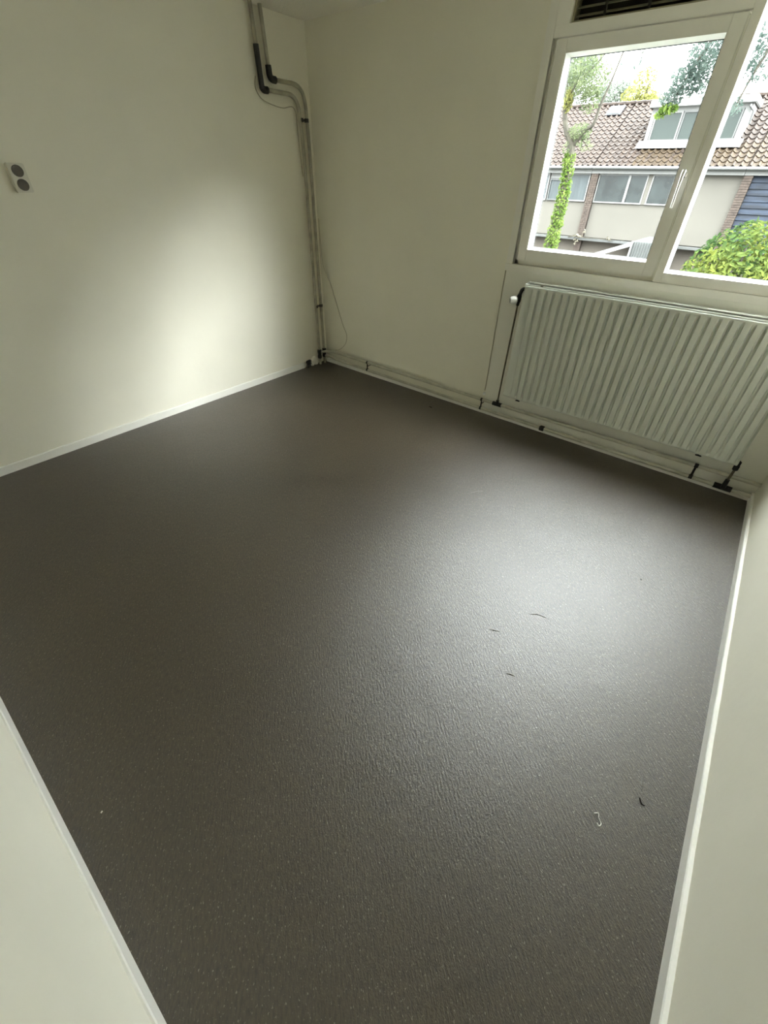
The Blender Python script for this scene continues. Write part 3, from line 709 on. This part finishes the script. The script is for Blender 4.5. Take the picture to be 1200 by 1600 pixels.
# ------------------------------------------------------------------ plants
def leaf_cloud(name, m, blobs, size, parent, seed=1, aspect=0.45, droop=0.0, shell=0.0, merge=None):
    """blobs: (centre, radii, count). Each leaf is a folded four-cornered blade."""
    rng = np.random.default_rng(seed); V = []; F = []
    for (c, rad_, cnt) in blobs:
        c = np.array(c); rad_ = np.array(rad_)
        for _ in range(cnt):
            d = rng.normal(size=3); d /= np.linalg.norm(d)
            r = rng.random() ** (1/3) if not shell else 1 - shell * rng.random() ** 1.5
            p = c + d * rad_ * r
            s = size * (0.6 + 0.8 * rng.random())
            if shell: nrm = d * 0.9 + rng.normal(size=3) * 0.45
            else: nrm = rng.normal(size=3)
            nrm /= np.linalg.norm(nrm)
            a = np.cross(nrm, rng.normal(size=3)); a[2] -= droop; a -= nrm * (a @ nrm); a /= np.linalg.norm(a) + 1e-9
            bvec = np.cross(nrm, a)
            k = len(V)
            V += [p - a * s / 2, p + bvec * s * aspect / 2 + nrm * s * 0.10, p + a * s / 2 - nrm * s * 0.05, p - bvec * s * aspect / 2 + nrm * s * 0.10, ]
            F += [(k, k+1, k+2), (k, k+2, k+3)]
    me = bpy.data.meshes.new(name); me.from_pydata([tuple(v) for v in V], [], F)
    o = link(name, me, m, parent); o['kind'] = 'stuff'
    return o
def branches(name, parent, paths, m='bark'):
    for pts, r0, r1 in paths:
        p = bez(pts, 5); n_ = len(p)
        MB().tube(p, [r0 + (r1 - r0) * i / (n_ - 1) for i in range(n_)], 7).build(name, M[m], parent, smooth=True)

# ivy clad tree left
t = thing('ivy_clad_tree', 'slender tree with an ivy wrapped trunk seen through the left sash', 'tree', (-1.11, 9, GZ))
branches('trunk', t, [([(-1.11, 9, GZ), (-1.11, 9, 0.3), (-1.06, 9, 1.4), (-1.12, 9, 2.2), (-1.28, 9, 2.5)], 0.13, 0.07)])
branches('branch', t, [([(-1.28, 9, 2.45), (-1.42, 9, 2.75), (-1.50, 9.0, 3.1), (-1.62, 9.1, 3.6), (-1.7, 9.2, 4.4)], 0.06, 0.02),
    ([(-1.14, 9, 2.2), (-0.92, 9, 2.52), (-0.76, 9, 2.62), (-0.70, 9, 2.95), (-0.60, 9, 3.30), (-0.45, 9, 4.0)], 0.05, 0.012),
    ([(-1.45, 9, 2.9), (-1.30, 8.9, 3.25), (-1.0, 8.9, 3.50), (-0.70, 8.8, 3.75)], 0.02, 0.006),
    ([(-1.5, 9, 3.1), (-1.2, 9.2, 3.7), (-1.0, 9.2, 4.2)], 0.02, 0.008)])
rng = random.Random(2)
ivy = []
for k in range(60):
    z = -2.8 + k * 0.083; r = 0.145 - 0.045 * max(0, (z - 0.3)) / 2
    xc = -1.11 + (0.05 * min(1, max(0, (z - 0.3) / 1.1))) - (0.08 * max(0, z - 1.4) / 0.8)
    ivy.append(((xc + 0.02 * rng.uniform(-1, 1), 9, z), (r * 1.25, r * 1.25, 0.07), 170))
leaf_cloud('ivy_leaves', M['ivy'], ivy, 0.055, t, 3, 0.65, 0.4, shell=0.5)
leaf_cloud('foliage', M['pale_leaf'], [((-1.05, 9, 3.35), (0.42, 0.4, 0.36), 1500), ((-0.95, 9, 3.02), (0.22, 0.2, 0.24), 420), ((-1.42, 9, 3.35), (0.16, 0.2, 0.45), 420),
    ((-1.02, 9, 2.50), (0.26, 0.2, 0.16), 480), ((-1.20, 9, 2.22), (0.12, 0.2, 0.16), 90), ((-0.85, 9, 2.28), (0.20, 0.2, 0.12), 90), ((-1.2, 9, 4.2), (0.8, 0.8, 0.6), 1500)], 0.062, t, 5, 0.32, 0.8)
leaf_cloud('young_leaves', M['yellow_leaf'], [((-1.40, 8.95, 3.03), (0.09, 0.12, 0.20), 130)], 0.09, t, 8, 0.5, 0.5)

# big leafy tree with branches hanging into the top of the view
t = thing('overhanging_tree', 'tall tree whose dark leafy branches hang into the top of the window', 'tree', (2.7, 8.6, GZ))
branches('trunk', t, [([(3.9, 8.4, GZ), (3.9, 8.4, 1.0), (3.8, 8.3, 4.5), (3.6, 8.1, 6.0)], 0.22, 0.12)])
branches('branch', t, [([(3.7, 8.1, 5.2), (3.0, 7.0, 5.0), (2.2, 6.2, 4.2), (1.7, 6.0, 3.4), (1.45, 6.0, 2.9), (1.32, 6.0, 2.55)], 0.06, 0.006),
    ([(3.7, 8.1, 5.4), (2.6, 7.0, 5.2), (1.4, 6.2, 4.4), (0.9, 6.0, 3.6), (0.70, 6, 3.05)], 0.05, 0.005),
    ([(3.75, 8.2, 4.6), (3.2, 7.0, 4.4), (2.7, 6.2, 3.8), (2.35, 6.0, 3.2), (2.20, 6.0, 2.75), (2.15, 6.0, 2.45)], 0.05, 0.005),
    ([(2.4, 6.0, 3.3), (2.55, 6.0, 2.9), (2.6, 6.0, 2.6)], 0.012, 0.004)])
leaf_cloud('foliage', M['grey_leaf'], [((1.62, 6, 3.02), (0.27, 0.4, 0.24), 1050), ((1.46, 6, 2.80), (0.25, 0.35, 0.17), 780), ((1.30, 6, 2.62), (0.15, 0.25, 0.12), 300), ((1.72, 6, 2.72), (0.14, 0.25, 0.14), 70),
    ((0.68, 6, 3.08), (0.07, 0.1, 0.12), 22), ((0.50, 6, 2.98), (0.06, 0.1, 0.12), 14), ((2.16, 6, 2.98), (0.18, 0.3, 0.20), 420), ((2.30, 6, 2.75), (0.15, 0.2, 0.10), 60), ((2.15, 6, 2.48), (0.10, 0.15, 0.10), 60), ((2.05, 6, 2.75), (0.09, 0.15, 0.14), 60), ((1.9, 6, 3.25), (0.3, 0.4, 0.2), 300), ((3.0, 7, 5.0), (1.6, 1.4, 0.9), 1300), ((1.6, 6.4, 3.9), (1.0, 0.7, 0.4), 700), ((2.6, 6.1, 3.4), (0.45, 0.5, 0.5), 500)], 0.055, t, 11, 0.42, 0.6)
leaf_cloud('young_leaves', M['ivy'], [((1.33, 5.95, 2.50), (0.12, 0.12, 0.06), 110), ((1.22, 5.95, 2.44), (0.07, 0.1, 0.06), 50)], 0.07, t, 12, 0.4, 0.8)

# round bush at the right
t = thing('round_bush', 'round yellow green bush filling the lower corner of the right pane', 'bush', (3.15, 5.2, GZ))
branches('trunk', t, [([(3.15, 5.2, GZ), (3.12, 5.2, -1.6), (3.15, 5.2, -0.6)], 0.10, 0.07)])
branches('branch', t, [([(3.15, 5.2, -0.9), (2.9, 5.1, 0.0), (2.8, 5.0, 0.8)], 0.05, 0.01), ([(3.15, 5.2, -0.9), (3.4, 5.3, 0.0), (3.5, 5.2, 0.8)], 0.05, 0.01), ([(3.15, 5.2, -0.7), (3.1, 5.0, 0.3), (3.05, 5.0, 1.0)], 0.05, 0.01)])
leaf_cloud('foliage', M['bush'], [((3.15, 5.3, 0.15), (0.86, 0.90, 1.12), 9500), ((3.75, 5.5, 0.1), (0.8, 0.8, 1.0), 3000), ((3.2, 5.5, -0.7), (0.95, 0.9, 0.9), 2500)], 0.088, t, 21, 0.42, 0.3, shell=0.42)

# trees beyond the roofs
def far_tree(label, x, y, h, r, m, n_, size, seed, sq=1.0):
    t = thing('tree', label, 'tree', (x, y, GZ), 'trees beyond the opposite roofs')
    branches('trunk', t, [([(x, y, GZ), (x + 0.1, y, h * 0.4), (x, y, h)], 0.25, 0.06)])
    rr = random.Random(seed)
    bl = [((x + rr.uniform(-0.5, 0.5) * r, y + rr.uniform(-0.5, 0.5) * r, h - r * 0.2 + rr.uniform(-0.7, 0.45) * r * sq), (r * 0.5, r * 0.5, r * 0.42 * sq), n_ // 8) for _ in range(8)]
    leaf_cloud('foliage', m, bl, size, t, seed, 0.5, 0.4)
far_tree('yellow leaved tree rising behind the opposite roof ridge beside the dormer', -5.45, 30, 5.9, 1.15, M['yellow_leaf'], 3600, 0.13, 31)
far_tree('pale grey green tree beyond the ridge, just left of the yellow one', -8.0, 33, 6.0, 1.5, M['far_leaf'], 3000, 0.15, 32)
far_tree('pale grey green tree beyond the ridge at the left edge of the sash pane', -10.8, 33, 7.2, 2.1, M['far_leaf'], 6000, 0.16, 33)
far_tree('pale grey green tree beyond the ridge, partly behind the dormer', -3.6, 34, 5.2, 1.2, M['far_leaf'], 900, 0.18, 34)

# dry creeper tuft on the canopy edge at the foot of the pillar
t = thing('dry_creeper', 'pale dry creeper tuft at the foot of the left brick pillar', 'plant', (-3.8, 19.70, -0.36))
branches('stem', t, [([(-4.3, 19.70, -0.36), (-3.9, 19.68, -0.30), (-3.5, 19.68, -0.34), (-2.9, 19.70, -0.33), (-2.3, 19.70, -0.36)], 0.02, 0.008), ([(-3.85, 19.69, -0.34), (-3.75, 19.66, -0.20), (-3.6, 19.66, -0.10)], 0.015, 0.006)])
leaf_cloud('dry_leaves', M['dry'], [((-3.85, 19.66, -0.28), (0.22, 0.05, 0.07), 26), ((-3.62, 19.66, -0.12), (0.06, 0.04, 0.08), 8), ((-2.5, 19.68, -0.30), (0.15, 0.04, 0.06), 8), ((-3.9, 19.66, -0.52), (0.10, 0.04, 0.14), 14)], 0.13, t, 41, 0.5, 0.2)
